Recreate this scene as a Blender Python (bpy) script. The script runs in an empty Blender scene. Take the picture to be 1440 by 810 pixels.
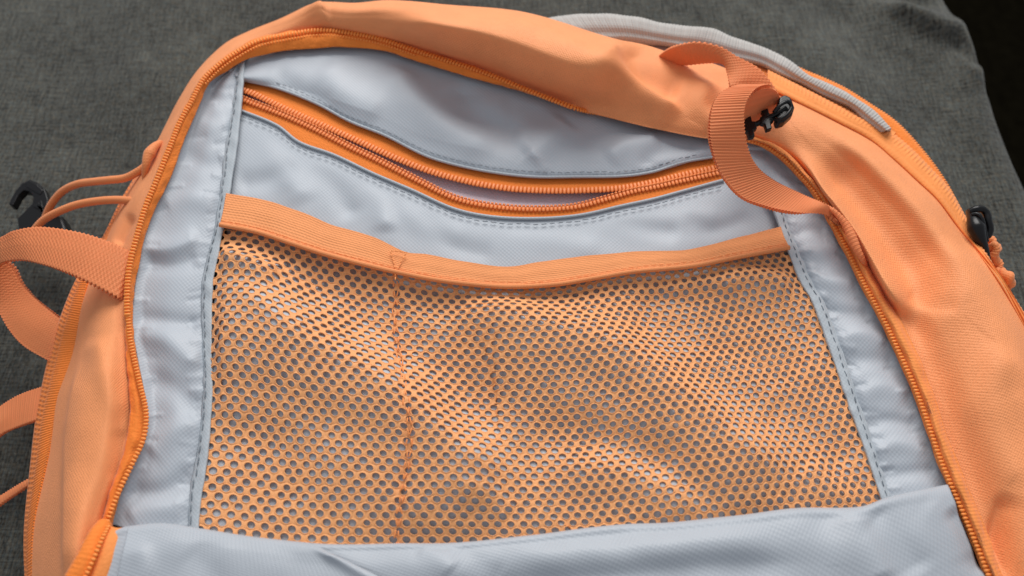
import bpy, math, random
import numpy as np
random.seed(4); RS = np.random.RandomState(7)
SC = bpy.context.scene
CM = 0.01
# ------------------------------------------------------------------ camera
W0, H0 = 1440.0, 810.0
HFOV = math.radians(62); TILT = math.radians(28); DIST = 29.0; ZREF = 5.3
cam_d = bpy.data.cameras.new('camera'); cam = bpy.data.objects.new('camera', cam_d)
SC.collection.objects.link(cam); SC.camera = cam
cam_d.sensor_width = 36; cam_d.angle = HFOV; cam_d.clip_start = .01; cam_d.clip_end = 50
CAMP = np.array([0, -DIST*math.sin(TILT), ZREF + DIST*math.cos(TILT)])
cam.location = CAMP*CM; cam.rotation_euler = (TILT, 0, 0)
cam_d.dof.use_dof = True; cam_d.dof.focus_distance = 0.285; cam_d.dof.aperture_fstop = 9.0
# ------------------------------------------------------------------ light
wd = bpy.data.worlds.new('World'); SC.world = wd; wd.use_nodes = True
wd.node_tree.nodes['Background'].inputs[0].default_value = (.90, .94, 1, 1)
wd.node_tree.nodes['Background'].inputs[1].default_value = 0.46
def area(name, loc, target, size, power, color):
    l = bpy.data.lights.new(name, 'AREA'); l.shape = 'RECTANGLE'; l.size, l.size_y = size
    l.energy = power; l.color = color
    o = bpy.data.objects.new(name, l); SC.collection.objects.link(o)
    from mathutils import Vector
    o.location = loc; d = Vector(target)-Vector(loc); o.rotation_euler = d.to_track_quat('-Z', 'Y').to_euler()
    return o
area('window_light', (0.10, 1.20, 1.05), (0, 0, .05), (1.1, .9), 28, (1, .97, .93))
SC.view_settings.view_transform = 'Standard'; SC.view_settings.look = 'None'
SC.view_settings.exposure = 0; SC.view_settings.gamma = 1
SC.cycles.use_denoising = True; SC.cycles.max_bounces = 8; SC.cycles.diffuse_bounces = 5
# ------------------------------------------------------------------ pixel <-> place
F = (W0/2)/math.tan(HFOV/2); ct, st = math.cos(TILT), math.sin(TILT)
def P(a):
    """photo position + height in cm -> place in cm"""
    a = np.asarray(a, float); dx = (a[..., 0]-W0/2)/F; dy = -(a[..., 1]-H0/2)/F
    d = np.stack([dx, dy*ct+st, dy*st-ct], -1)
    t = (a[..., 2]-CAMP[2])/d[..., 2]
    return CAMP + d*t[..., None]
def proj(w):
    r = np.asarray(w, float)-CAMP; y = r[..., 1]*ct+r[..., 2]*st; z = -r[..., 1]*st+r[..., 2]*ct
    return np.stack([W0/2+F*r[..., 0]/-z, H0/2-F*y/-z], -1)
def cr(pts, n, ts=None):
    """Catmull-Rom along axis 0, spaced by mean chord length"""
    p = np.asarray(pts, float); m = len(p)
    if m == 2: 
        t = np.linspace(0, 1, n) if ts is None else ts
        return p[0]+(p[1]-p[0])*t.reshape((-1,)+(1,)*(p.ndim-1))
    ds = np.sqrt(((p[1:]-p[:-1])[..., :2]**2).sum(-1)); 
    while ds.ndim > 1: ds = ds.mean(-1)
    k = np.concatenate([[0], np.cumsum(ds+1e-6)]); k /= k[-1]
    t = np.linspace(0, 1, n) if ts is None else ts
    i = np.clip(np.searchsorted(k, t, side='right')-1, 0, m-2)
    tan = np.zeros_like(p)
    sh = (-1,)+(1,)*(p.ndim-1)
    tan[1:-1] = (p[2:]-p[:-2])/(k[2:]-k[:-2]).reshape(sh)
    tan[0] = (p[1]-p[0])/(k[1]-k[0]); tan[-1] = (p[-1]-p[-2])/(k[-1]-k[-2])
    h = (k[i+1]-k[i]).reshape(sh); s = ((t-k[i])/(k[i+1]-k[i])).reshape(sh)
    return ((2*s**3-3*s**2+1)*p[i]+(s**3-2*s**2+s)*h*tan[i]+(-2*s**3+3*s**2)*p[i+1]+(s**3-s**2)*h*tan[i+1])
def loft(ribs, nu, nv):
    r = np.asarray(ribs, float)
    a = np.swapaxes(cr(np.swapaxes(r, 0, 1), nv), 0, 1)
    return cr(a, nu)                                     # (nu,nv,3) photo + height
def noise(x, y, scale, seed, n=14, octaves=2):
    rs = np.random.RandomState(seed); out = 0
    for o in range(octaves):
        for _ in range(n):
            an = rs.rand()*2*math.pi; f = (0.6+rs.rand()*0.8)*2*math.pi/scale*(2**o)
            out = out+np.sin(x*math.cos(an)*f+y*math.sin(an)*f+rs.rand()*7)*(0.5**o)
    return out/math.sqrt(n)
def fold(px, folds):
    out = np.zeros(px.shape[:-1])
    for pts, wn, wp, amp in folds:
        q = cr(pts, 24) if len(pts) > 2 else cr(pts, 8)
        best = np.full(out.shape, 1e9); sg = np.zeros(out.shape); tt = np.zeros(out.shape)
        for i in range(len(q)-1):
            a, b = q[i], q[i+1]; d = b-a; L2 = (d**2).sum()
            t = np.clip(((px-a)*d).sum(-1)/L2, 0, 1); c = a+t[..., None]*d; e = px-c
            D = np.sqrt((e**2).sum(-1)); m = D < best
            cs = d[0]*(px[..., 1]-a[1])-d[1]*(px[..., 0]-a[0])
            best = np.where(m, D, best); sg = np.where(m, np.sign(cs), sg); tt = np.where(m, (i+t)/(len(q)-1), tt)
        w = np.where(sg > 0, wp, wn)
        tp = np.clip(tt/.18, 0, 1)*np.clip((1-tt)/.18, 0, 1); tp = tp*tp*(3-2*tp)
        out += amp*np.exp(-(best/w)**2)*(.15+.85*tp)
    return out
# ------------------------------------------------------------------ mesh helpers
def link(name, me, parent=None, mat=None, smooth=True):
    if mat: me.materials.append(mat)
    if smooth: me.polygons.foreach_set('use_smooth', np.ones(len(me.polygons), bool))
    me.update(); o = bpy.data.objects.new(name, me); SC.collection.objects.link(o); o.parent = parent
    return o
def normals(g):
    du = np.gradient(g, axis=0); dv = np.gradient(g, axis=1); n = np.cross(du, dv)
    n /= np.linalg.norm(n, axis=-1, keepdims=True)+1e-12
    if (n*(CAMP-g)).sum(-1).mean() < 0: n = -n
    return n
def uvgrid(g):
    u = np.concatenate([[0], np.cumsum(np.linalg.norm(g[1:]-g[:-1], axis=-1).mean(1))])
    v = np.concatenate([[0], np.cumsum(np.linalg.norm(g[:, 1:]-g[:, :-1], axis=-1).mean(0))])
    return np.meshgrid(u, v, indexing='ij')
def surf(name, g, parent, mat, disp=None, thick=.05, uv='arc', rnd=0, kind=None):
    """world grid (nu,nv,3) in cm -> solid cloth"""
    nu, nv = g.shape[:2]; U, V = uvgrid(g)
    if disp is not None: g = g+normals(g)*disp(U, V, V/V.max())[..., None]
    n = normals(g)
    if uv == 'xy': U, V = g[..., 0], g[..., 1]
    idx = np.arange(nu*nv).reshape(nu, nv)
    q = np.stack([idx[:-1, :-1], idx[1:, :-1], idx[1:, 1:], idx[:-1, 1:]], -1).reshape(-1, 4)
    a, b, c = g[0, 0], g[1, 0], g[0, 1]
    top = g.reshape(-1, 3); bot = (g-n*thick).reshape(-1, 3)
    f0 = np.cross(g[nu//2+1, nv//2 if nv > 2 else 0]-g[nu//2, nv//2 if nv > 2 else 0], g[nu//2, (nv//2 if nv > 2 else 0)+1]-g[nu//2, nv//2 if nv > 2 else 0])
    if (f0*n[nu//2, nv//2]).sum() < 0: q = q[:, ::-1]
    N = nu*nv
    ring = np.concatenate([idx[:, 0], idx[-1, 1:], idx[-2::-1, -1], idx[0, -2:0:-1]])
    r2 = np.roll(ring, -1); side = np.stack([ring, r2, r2+N, ring+N], -1)
    # orient the rim
    allq = np.concatenate([q, q[:, ::-1]+N, side])
    me = bpy.data.meshes.new(name); me.from_pydata((np.concatenate([top, bot])*CM).tolist(), [], allq.tolist())
    uvl = me.uv_layers.new(name='UVMap'); UV = np.stack([U, V], -1).reshape(-1, 2); UV = np.concatenate([UV, UV])
    li = np.zeros(len(me.loops), int); me.loops.foreach_get('vertex_index', li)
    uvl.data.foreach_set('uv', UV[li].ravel())
    o = link(name, me, parent, mat)
    if kind: o['kind'] = kind
    return o
def tube(name, path, rad, parent, mat, nseg=12, n=None, flat=1.0, wave=None, caps=True, kind=None):
    """path: world points in cm; rad number or per-point"""
    p = np.asarray(path, float); n = n or len(p)*8; p = cr(p, n) if len(p) > 2 or n > 2 else p
    rad = np.broadcast_to(np.asarray(rad, float), (n,)) if np.ndim(rad) < 1 or len(np.atleast_1d(rad)) == n else cr(np.asarray(rad, float)[:, None]*np.ones(2), n)[:, 0]
    t = np.gradient(p, axis=0); t /= np.linalg.norm(t, axis=-1, keepdims=True)
    up = np.array([0, 0, 1.]); s = np.cross(t, up); s /= np.linalg.norm(s, axis=-1, keepdims=True)+1e-9; b = np.cross(s, t)
    an = np.arange(nseg)*2*math.pi/nseg
    arc = np.concatenate([[0], np.cumsum(np.linalg.norm(p[1:]-p[:-1], axis=-1))])
    R = rad[:, None]*np.ones(nseg)
    if wave is not None: R = R+wave(arc[:, None], an[None])
    g = p[:, None]+s[:, None]*(np.cos(an)[None, :, None]*R[..., None])+b[:, None]*(np.sin(an)[None, :, None]*R[..., None]*flat)
    idx = np.arange(n*nseg).reshape(n, nseg); nx = np.roll(idx, -1, axis=1)
    q = np.stack([idx[:-1], nx[:-1], nx[1:], idx[1:]], -1).reshape(-1, 4).tolist()
    if caps: q += [idx[0][::-1].tolist(), idx[-1].tolist()]
    me = bpy.data.meshes.new(name); me.from_pydata((g.reshape(-1, 3)*CM).tolist(), [], q)
    uvl = me.uv_layers.new(name='UVMap'); UV = np.stack([arc[:, None]*np.ones(nseg), an[None]*rad[:, None]], -1).reshape(-1, 2)
    li = np.zeros(len(me.loops), int); me.loops.foreach_get('vertex_index', li); uvl.data.foreach_set('uv', UV[li].ravel())
    o = link(name, me, parent, mat)
    if kind: o['kind'] = kind
    return o
def beads(name, items, parent, mat, kind='stuff', seg=6):
    """items: (centre, axis dir, up dir, half length, radius, radius_up) -> small rounded bars in one mesh"""
    prof = [(-1, 0.0), (-.92, .55), (-.6, .95), (.6, .95), (.92, .55), (1, 0.0)]
    V, Q = [], []; an = np.arange(seg)*2*math.pi/seg
    for c, a, u, L, r, ru in items:
        a = a/np.linalg.norm(a); s = np.cross(a, u); s /= np.linalg.norm(s)+1e-9; u2 = np.cross(s, a); o = len(V)
        V.append(c-a*L)
        for x, k in prof[1:-1]:
            for th in an: V.append(c+a*(L*x)+s*(math.cos(th)*r*k)+u2*(math.sin(th)*ru*k))
        V.append(c+a*L)
        for j in range(seg): Q.append((o, o+1+(j+1) % seg, o+1+j))
        for k in range(3):
            for j in range(seg):
                Q.append((o+1+k*seg+j, o+1+k*seg+(j+1) % seg, o+1+(k+1)*seg+(j+1) % seg, o+1+(k+1)*seg+j))
        e = o+1+4*seg
        for j in range(seg): Q.append((e, o+1+3*seg+j, o+1+3*seg+(j+1) % seg))
    me = bpy.data.meshes.new(name); me.from_pydata((np.array(V)*CM).tolist(), [], Q)
    o = link(name, me, parent, mat)
    if kind: o['kind'] = kind
    return o
def walk(path, step):
    """equally spaced points + tangents on a world path"""
    q = cr(path, 600); d = np.concatenate([[0], np.cumsum(np.linalg.norm(q[1:]-q[:-1], axis=-1))])
    s = np.arange(step/2, d[-1], step); c = np.stack([np.interp(s, d, q[:, k]) for k in range(3)], -1)
    t = np.stack([np.interp(s, d, np.gradient(q[:, k], d)) for k in range(3)], -1); t /= np.linalg.norm(t, axis=-1, keepdims=True)
    return c, t
UP = np.array([0, 0, 1.])
def coil(name, path, parent, mat, pitch=.13, half=.16, r=.05, ru=.07, skew=0.12, side=0, headr=None, core=False):
    c, t = walk(path, pitch); it = []
    for ci, ti in zip(c, t):
        a = np.cross(UP, ti); a /= np.linalg.norm(a); a = a+ti*skew
        it.append((ci, a, UP, half, r, ru))
        if headr: it.append((ci+a*(half*side)+UP*.015, ti, UP, headr, headr, headr))
    o = beads(name, it, parent, mat)
    tube('coil_core', path, half*.8, o.parent, mat, n=240, nseg=8, flat=ru/half*.85) if core else None
    return o
def stitches(name, path, parent, mat, length=.24, gap=.06, r=.022, jit=.02):
    c, t = walk(path, length+gap); it = []
    for ci, ti in zip(c, t):
        s = np.cross(UP, ti)
        it.append((ci+s*RS.uniform(-jit, jit), ti+s*RS.uniform(-.12, .12)-UP*.02, UP, length/2*RS.uniform(.85, 1.1), r, r))
    return beads(name, it, parent, mat, seg=5)
# ------------------------------------------------------------------ materials
def mat(name, col, rough=.7, kind=None, pitch=.08, bump=.3, dist=.02, col2=None, spec=.4, sheen=0, sub=0, var=.06, coat=0, aniso=1.0, rot=0, cm=.25, trans=0):
    m = bpy.data.materials.new(name); m.use_nodes = True; nt = m.node_tree; N = nt.nodes; L = nt.links
    b = N['Principled BSDF']; b.inputs['Roughness'].default_value = rough
    b.inputs['Specular IOR Level'].default_value = spec
    b.inputs['Sheen Weight'].default_value = sheen; b.inputs['Sheen Roughness'].default_value = .4
    if sub:
        b.inputs['Subsurface Weight'].default_value = sub; b.inputs['Subsurface Radius'].default_value = (.004, .0016, .0008); b.inputs['Subsurface Scale'].default_value = .5
    tc = N.new('ShaderNodeTexCoord'); mp = N.new('ShaderNodeMapping'); mp.inputs['Rotation'].default_value[2] = rot
    L.new(tc.outputs['UV'], mp.inputs['Vector'])
    def math_(op, a, bb=None, c=None):
        n = N.new('ShaderNodeMath'); n.operation = op
        for i, x in enumerate((a, bb, c)):
            if x is None: continue
            if isinstance(x, (int, float)): n.inputs[i].default_value = x
            else: L.new(x, n.inputs[i])
        return n.outputs[0]
    sep = N.new('ShaderNodeSeparateXYZ'); L.new(mp.outputs[0], sep.inputs[0]); u, v = sep.outputs[0], sep.outputs[1]
    ns = N.new('ShaderNodeTexNoise'); ns.inputs['Scale'].default_value = 1.1; ns.inputs['Detail'].default_value = 5; L.new(mp.outputs[0], ns.inputs['Vector'])
    fine = N.new('ShaderNodeTexNoise'); fine.inputs['Scale'].default_value = 9; fine.inputs['Detail'].default_value = 3; L.new(mp.outputs[0], fine.inputs['Vector'])
    k = 2*math.pi/pitch
    if kind == 'weave':        # plain weave: over and under squares
        su = math_('SINE', math_('MULTIPLY', u, k/2)); sv = math_('SINE', math_('MULTIPLY', v, k/2*aniso))
        h = math_('ADD', math_('MULTIPLY', math_('MULTIPLY', su, sv), .5), math_('MULTIPLY', fine.outputs[0], .35))
    elif kind == 'twill':
        a = math_('ADD', math_('MULTIPLY', u, k), math_('MULTIPLY', v, k*.35)); 
        h = math_('ADD', math_('MULTIPLY', math_('SINE', a), .35), math_('ADD', math_('MULTIPLY', math_('SINE', math_('MULTIPLY', v, k*1.2)), .3), math_('MULTIPLY', fine.outputs[0], .7)))
    elif kind == 'nylon':
        f3 = N.new('ShaderNodeTexNoise'); f3.inputs['Scale'].default_value = 20; f3.inputs['Detail'].default_value = 3; L.new(mp.outputs[0], f3.inputs['Vector'])
        a = math_('MULTIPLY', math_('SINE', math_('MULTIPLY', u, k)), math_('SINE', math_('MULTIPLY', v, k)))
        h = math_('ADD', math_('MULTIPLY', a, .22), math_('ADD', math_('MULTIPLY', fine.outputs[0], .5), math_('MULTIPLY', f3.outputs[0], .9)))
    elif kind == 'knit':
        row = math_('FLOOR', math_('DIVIDE', v, pitch))
        hv = math_('SINE', math_('MULTIPLY', v, k)); hu = math_('SINE', math_('ADD', math_('MULTIPLY', u, k*.55), math_('MULTIPLY', row, 3.14159)))
        h = math_('ADD', math_('MULTIPLY', hv, .5), math_('ADD', math_('MULTIPLY', hu, .35), math_('MULTIPLY', fine.outputs[0], .5)))
    elif kind == 'rib':
        h = math_('ADD', math_('SINE', math_('MULTIPLY', u, k)), math_('MULTIPLY', math_('SINE', math_('MULTIPLY', v, k*aniso)), .5))
        h = math_('ADD', h, math_('MULTIPLY', fine.outputs[0], .5))
    else:
        f2 = N.new('ShaderNodeTexNoise'); f2.inputs['Scale'].default_value = 1/pitch; f2.inputs['Detail'].default_value = 4; L.new(mp.outputs[0], f2.inputs['Vector']); h = f2.outputs[0]
    cr_ = N.new('ShaderNodeMix'); cr_.data_type = 'RGBA'
    c2 = col2 or tuple(max(0, c*(1-var*2.2)) for c in col)
    cr_.inputs[6].default_value = (*c2, 1); cr_.inputs[7].default_value = (*[min(1, c*(1+var)) for c in col], 1)
    f = math_('ADD', math_('MULTIPLY', ns.outputs[0], .8), math_('MULTIPLY', h, cm)) ; 
    f = math_('ADD', f, .0 if kind != None else -.1)
    cl = N.new('ShaderNodeClamp'); L.new(f, cl.inputs[0]); L.new(cl.outputs[0], cr_.inputs[0]); L.new(cr_.outputs[2], b.inputs['Base Color'])
    bp = N.new('ShaderNodeBump'); bp.inputs['Strength'].default_value = bump; bp.inputs['Distance'].default_value = dist*CM
    L.new(h, bp.inputs['Height']); L.new(bp.outputs[0], b.inputs['Normal'])
    if trans:
        t = N.new('ShaderNodeBsdfTranslucent'); t.inputs[0].default_value = (*[min(1, c*1.15) for c in col], 1)
        x = N.new('ShaderNodeMixShader'); x.inputs[0].default_value = trans
        L.new(b.outputs[0], x.inputs[1]); L.new(t.outputs[0], x.inputs[2]); L.new(x.outputs[0], N['Material Output'].inputs[0])
    return m
M = {}
M['shell'] = mat('orange_nylon', (.85, .315, .122), .56, 'nylon', .11, .8, .028, spec=.35, sheen=.08, cm=.7, var=.12, trans=.06)
M['side'] = M['shell']
M['lining'] = mat('grey_lining', (.43, .468, .518), .50, 'weave', .072, .45, .012, spec=.38, sheen=.0, var=.03, cm=.3)
M['binding'] = mat('grey_binding', (.43, .475, .515), .6, 'weave', .07, .4, .012, spec=.25, var=.04)
M['flaplin'] = mat('grey_flap_lining', (.41, .445, .492), .50, 'weave', .078, .5, .014, spec=.38, sheen=.0, rot=.35, var=.03, cm=.3)
M['tape'] = mat('orange_zip_tape', (.86, .23, .035), .75, None, .10, .9, .035, spec=.25, sheen=.2, var=.1, cm=.6)
M['band'] = mat('orange_side_tape', (.90, .30, .08), .72, None, .10, .8, .03, spec=.25, sheen=.2, var=.1, cm=.5)
M['coil'] = mat('orange_coil', (.95, .30, .055), .5, None, .1, .1, .01, spec=.45, var=.04)
M['coil2'] = mat('coral_coil', (.94, .27, .07), .45, None, .1, .1, .01, spec=.5, var=.04)
M['web'] = mat('coral_webbing', (.94, .32, .125), .6, 'rib', .06, .3, .01, spec=.3, sheen=.1, trans=.28)
M['mesh'] = mat('orange_mesh', (.98, .46, .19), .6, 'rib', .04, .5, .006, spec=.3, sheen=.12, trans=.12, var=.03)
M['elastic'] = mat('orange_elastic', (.86, .33, .125), .7, 'knit', .085, .8, .02, spec=.3, sheen=.05, var=.08, cm=.4)
M['piping'] = mat('orange_piping', (.84, .30, .11), .6, 'rib', .05, .5, .01, spec=.3)
M['cord'] = mat('orange_cord', (.80, .265, .09), .6, 'weave', .05, .6, .012, spec=.3, sheen=.3)
M['thread'] = mat('grey_thread', (.17, .20, .235), .5, None, .03, .3, .01, spec=.5)
M['othread'] = mat('orange_thread', (.93, .34, .11), .5, None, .03, .3, .01, spec=.4)
M['black'] = mat('black_plastic', (.006, .006, .007), .3, None, .05, .08, .01, spec=.28)
M['grosgrain'] = mat('grey_grosgrain', (.46, .44, .42), .7, 'rib', .09, .4, .01, spec=.2, sheen=.1)
M['pocket'] = mat('pocket_lining', (.60, .52, .58), .5, 'weave', .08, .5, .02)
def couch_mat():
    m = bpy.data.materials.new('grey_melange_cloth'); m.use_nodes = True; nt = m.node_tree; N = nt.nodes; L = nt.links
    b = N['Principled BSDF']; b.inputs['Roughness'].default_value = .9; b.inputs['Specular IOR Level'].default_value = .15
    b.inputs['Sheen Weight'].default_value = .15
    tc = N.new('ShaderNodeTexCoord')
    def nz(sx, sy, det, rot=0.12):
        mp = N.new('ShaderNodeMapping'); mp.inputs['Scale'].default_value = (sx, sy, 1); mp.inputs['Rotation'].default_value[2] = rot
        L.new(tc.outputs['UV'], mp.inputs[0]); n = N.new('ShaderNodeTexNoise'); n.inputs['Scale'].default_value = 1; n.inputs['Detail'].default_value = det
        L.new(mp.outputs[0], n.inputs['Vector']); return n.outputs[0]
    a = nz(12, .9, 5); c = nz(.8, 11, 5, .05); d = nz(9, 7, 4); e = nz(.25, .25, 3); fi = nz(16, 4, 2)
    def mth(op, x, y):
        n = N.new('ShaderNodeMath'); n.operation = op
        for i, q in enumerate((x, y)):
            if isinstance(q, (int, float)): n.inputs[i].default_value = q
            else: L.new(q, n.inputs[i])
        return n.outputs[0]
    s = mth('ADD', mth('ADD', mth('MULTIPLY', a, .42), mth('MULTIPLY', c, .33)), mth('MULTIPLY', d, .40))
    s = mth('ADD', mth('MULTIPLY', mth('SUBTRACT', s, .45), 3.2), mth('MULTIPLY', mth('SUBTRACT', e, .5), .7))
    r = N.new('ShaderNodeValToRGB'); r.color_ramp.elements[0].position = 0.0; r.color_ramp.elements[1].position = 1.0
    r.color_ramp.elements[0].color = (.017, .017, .016, 1); r.color_ramp.elements[1].color = (.122, .126, .114, 1)
    L.new(s, r.inputs[0])
    mx = N.new('ShaderNodeMix'); mx.data_type = 'RGBA'; mx.blend_type = 'MULTIPLY'
    r2 = N.new('ShaderNodeValToRGB'); r2.color_ramp.elements[0].position = .35; r2.color_ramp.elements[1].position = .65
    r2.color_ramp.elements[0].color = (1.1, .95, .8, 1); r2.color_ramp.elements[1].color = (.88, 1, 1.08, 1); L.new(fi, r2.inputs[0])
    mx.inputs[0].default_value = 1; L.new(r.outputs[0], mx.inputs[6]); L.new(r2.outputs[0], mx.inputs[7])
    L.new(mx.outputs[2], b.inputs['Base Color'])
    bp = N.new('ShaderNodeBump'); bp.inputs['Strength'].default_value = .7; bp.inputs['Distance'].default_value = .0004
    L.new(s, bp.inputs['Height']); L.new(bp.outputs[0], b.inputs['Normal'])
    return m
M['couch'] = couch_mat()
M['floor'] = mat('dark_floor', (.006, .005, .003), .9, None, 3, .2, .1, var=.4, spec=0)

def tag(o, label=None, cat=None, kind=None):
    if label: o['label'] = label
    if cat: o['category'] = cat
    if kind: o['kind'] = kind
    return o
# ------------------------------------------------------------------ sofa cloth and floor
edge = [(1262, -260), (1300, -90), (1332, 0), (1350, 38), (1366, 78), (1385, 122), (1410, 178), (1440, 245), (1490, 360), (1560, 520), (1660, 760), (1850, 1250)]
ribs = []
for x, y in edge:
    e = P((x, y, -.35)); w = []
    for k, xx in enumerate((-75, -45, -20, 0)): w.append((xx, e[1], -.1 if k else -3))
    w += [(e[0]-6, e[1], 0), (e[0]-2, e[1], 0.05), (e[0]-.7, e[1], -.1), (e[0], e[1], -.8), (e[0]+.1, e[1], -2.2), (e[0]-.4, e[1], -8), (e[0]-.6, e[1], -20)]
    ribs.append(w)
g = np.array(ribs, float)
a = np.swapaxes(cr(np.swapaxes(g, 0, 1), 420, np.concatenate([np.linspace(0, .35, 60), np.linspace(.352, .86, 260), np.linspace(.8605, 1, 100)])), 0, 1)
g = cr(a, 330)
pp = proj(g)
dz = noise(g[..., 0], g[..., 1], 14, 3)*.12+noise(g[..., 0], g[..., 1], 5, 5)*.035
dz += fold(pp, [(((1235, 2), (1290, 32), (1322, 46), (1348, 52), (1362, 90), (1385, 140)), 18, 10, .7), (((1200, -30), (1285, 5), (1330, 2)), 12, 12, -.4),
                (((1340, 60), (1352, 80), (1372, 110)), 5, 5, -.3), (((1130, -40), (1230, 60), (1330, 190), (1420, 330)), 45, 55, -.45), (((1030, -20), (1130, 60), (1250, 150), (1330, 260)), 60, 60, .30), (((200, -30), (230, 60), (210, 160)), 50, 70, .2)])
g[..., 2] += dz*np.clip((g[..., 2]+6)/5, 0, 1)
so = surf('sofa_seat', g, None, M['couch'], thick=.3, uv='xy')
tag(so, 'dark grey melange cloth sofa seat lying under the orange backpack', 'sofa seat')
fl = np.array([[(x, y, -45) for x in (-150, 0, 150)] for y in (-150, 0, 150)], float)
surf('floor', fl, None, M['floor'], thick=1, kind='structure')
# ------------------------------------------------------------------ backpack
bag = bpy.data.objects.new('backpack', None); SC.collection.objects.link(bag); bag.empty_display_size = .05
tag(bag, 'open orange backpack with pale grey lining and orange mesh pocket', 'backpack')

TQ = [0, .12, .33, .58, .82, 1]
def rib(ix, iy, ox, oy, zs):
    return [(ix+(ox-ix)*t, iy+(oy-iy)*t, z) for t, z in zip(TQ, zs)]
tp = (5.5, 5.9, 7.1, 7.85, 7.6, 6.6)
nar = (5.5, 5.55, 5.5, 5.35, 5.1, 4.7)
tr = (5.5, 5.8, 6.0, 6.1, 6.0, 5.6)
rt = (5.55, 6.55, 5.65, 5.75, 6.1, 5.0)
ro = (5.35, 5.5, 5.95, 6.2, 6.25, 5.6)
R = [rib(140, 845, 42, 845, (5.6, 5.8, 6.0, 5.2, 4.0, 3.0)), rib(147, 731, 46, 742, (5.5, 5.9, 6.1, 5.3, 4.1, 3.2)),
     rib(172, 652, 67, 642, (5.5, 5.8, 6.1, 5.6, 4.4, 3.4)), rib(186, 580, 80, 560, (5.4, 5.7, 6.1, 5.7, 4.6, 3.6)),
     rib(181, 511, 101, 495, (5.5, 5.7, 5.9, 5.5, 4.6, 3.6)), rib(179, 430, 116, 422, (5.5, 5.55, 5.5, 5.2, 4.6, 3.8)),
     rib(190, 336, 152, 330, (5.5, 5.4, 5.2, 4.9, 4.5, 4.0)), rib(210, 268, 187, 256, (5.5, 5.4, 5.3, 5.1, 4.7, 4.2)),
     rib(238, 203, 222, 196, nar), rib(264, 148, 250, 142, nar), rib(285, 112, 276, 101, nar), rib(330, 76, 315, 62, nar), rib(361, 60, 349, 44, nar),
     rib(397, 52, 392, 27, (5.5, 5.6, 5.7, 5.7, 5.6, 5.2)), rib(442, 46, 447, 4, (5.5, 5.7, 5.9, 6.1, 6.2, 5.9)), rib(475, 48, 500, 4, (5.5, 5.8, 6.2, 6.5, 6.6, 6.1)),
     rib(531, 58, 550, 0, (5.5, 5.9, 6.4, 6.8, 6.9, 6.3)), rib(584, 74, 626, 6, tp), rib(681, 105, 720, 14, tp), rib(735, 127, 777, 27, tp),
     rib(805, 152, 858, 53, tp), rib(874, 170, 905, 62, (5.7, 5.9, 6.4, 6.7, 6.6, 6.1)), rib(930, 183, 948, 76, (5.7, 5.9, 6.2, 6.4, 6.3, 5.9)),
     rib(997, 195, 1010, 92, (5.7, 5.9, 6.1, 6.2, 6.0, 5.7)), rib(1056, 197, 1078, 122, (5.5, 5.8, 5.95, 5.95, 5.8, 5.4)),
     rib(1106, 219, 1124, 144, tr), rib(1133, 245, 1182, 173, (5.5, 6.1, 5.9, 6.0, 6.0, 5.3)), rib(1157, 276, 1227, 198, rt), rib(1178, 305, 1258, 224, rt),
     rib(1198, 335, 1293, 256, rt), rib(1218, 370, 1320, 282, rt), rib(1246, 420, 1350, 322, rt), rib(1268, 459, 1391, 371, ro), rib(1293, 512, 1424, 422, ro),
     rib(1318, 587, 1458, 490, ro), rib(1341, 646, 1490, 570, ro), rib(1366, 707, 1515, 650, ro), rib(1388, 763, 1540, 740, ro), rib(1412, 845, 1570, 850, ro)]
A = loft(R, 620, 64)
fs = [(((452, 0), (455, 22), (462, 44)), 5, 22, .28), (((860, 52), (868, 90), (905, 128), (960, 165)), 10, 26, .38), (((880, 60), (905, 100), (960, 130)), 20, 20, -.35),
      (((95, 830), (96, 700), (100, 600), (118, 500)), 7, 26, .30), (((135, 470), (150, 530), (180, 588)), 14, 20, .16), (((166, 600), (172, 640), (160, 680)), 10, 12, -.15),
      (((186, 300), (172, 330), (165, 345)), 7, 7, -.25),
      (((1000, 110), (985, 150), (1010, 180)), 14, 18, .2), (((1090, 215), (1180, 290), (1240, 400)), 10, 14, .12),
      (((1150, 215), (1240, 320), (1300, 400), (1345, 440)), 32, 60, -.34), (((1280, 405), (1320, 428), (1350, 432)), 16, 9, -.10), (((1300, 340), (1360, 430), (1420, 560)), 34, 34, .16),
      (((1385, 810), (1405, 740), (1420, 690)), 14, 22, -.35), (((1330, 560), (1400, 560), (1440, 500)), 60, 50, .12), (((1400, 480), (1395, 600), (1440, 700)), 24, 24, .12), 
      (((560, 30), (700, 62), (830, 110)), 14, 20, .14), (((600, 60), (700, 85), (800, 130)), 10, 14, -.16), (((700, 25), (800, 60), (900, 140)), 12, 18, .1)]
g = P(A); d = fold(A[..., :2], fs)+noise(g[..., 0], g[..., 1], 4.5, 11)*.022+noise(g[..., 0], g[..., 1], 2, 12)*.006
w = np.linspace(0, 1, 64); d *= np.clip(w/.08, 0, 1)*np.clip((1-w)/.12, .25, 1)
g[..., 2] += d
# side wall down to the cloth
out = g[:, -1]-g[:, -5]; out[:, 2] = 0; out /= np.linalg.norm(out, axis=-1, keepdims=True)+1e-9
ctr = np.array([0, -2.0, 0]); 
for k in range(3): out = (np.roll(out, 1, 0)+out*2+np.roll(out, -1, 0)); out /= np.linalg.norm(out, axis=-1, keepdims=True)
z1 = g[:, -1, 2]
wall = [np.concatenate([g[:, -1, :2]+out[:, :2]*o_, (z1*f_)[:, None]], -1) for o_, f_ in ((.12, .93), (.2, .8), (.1, .5), (-.3, .2), (-.6, .04))]
g2 = np.concatenate([g, np.stack(wall, 1)], 1)
shell = surf('shell', g2, bag, M['shell'], thick=.08)

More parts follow.
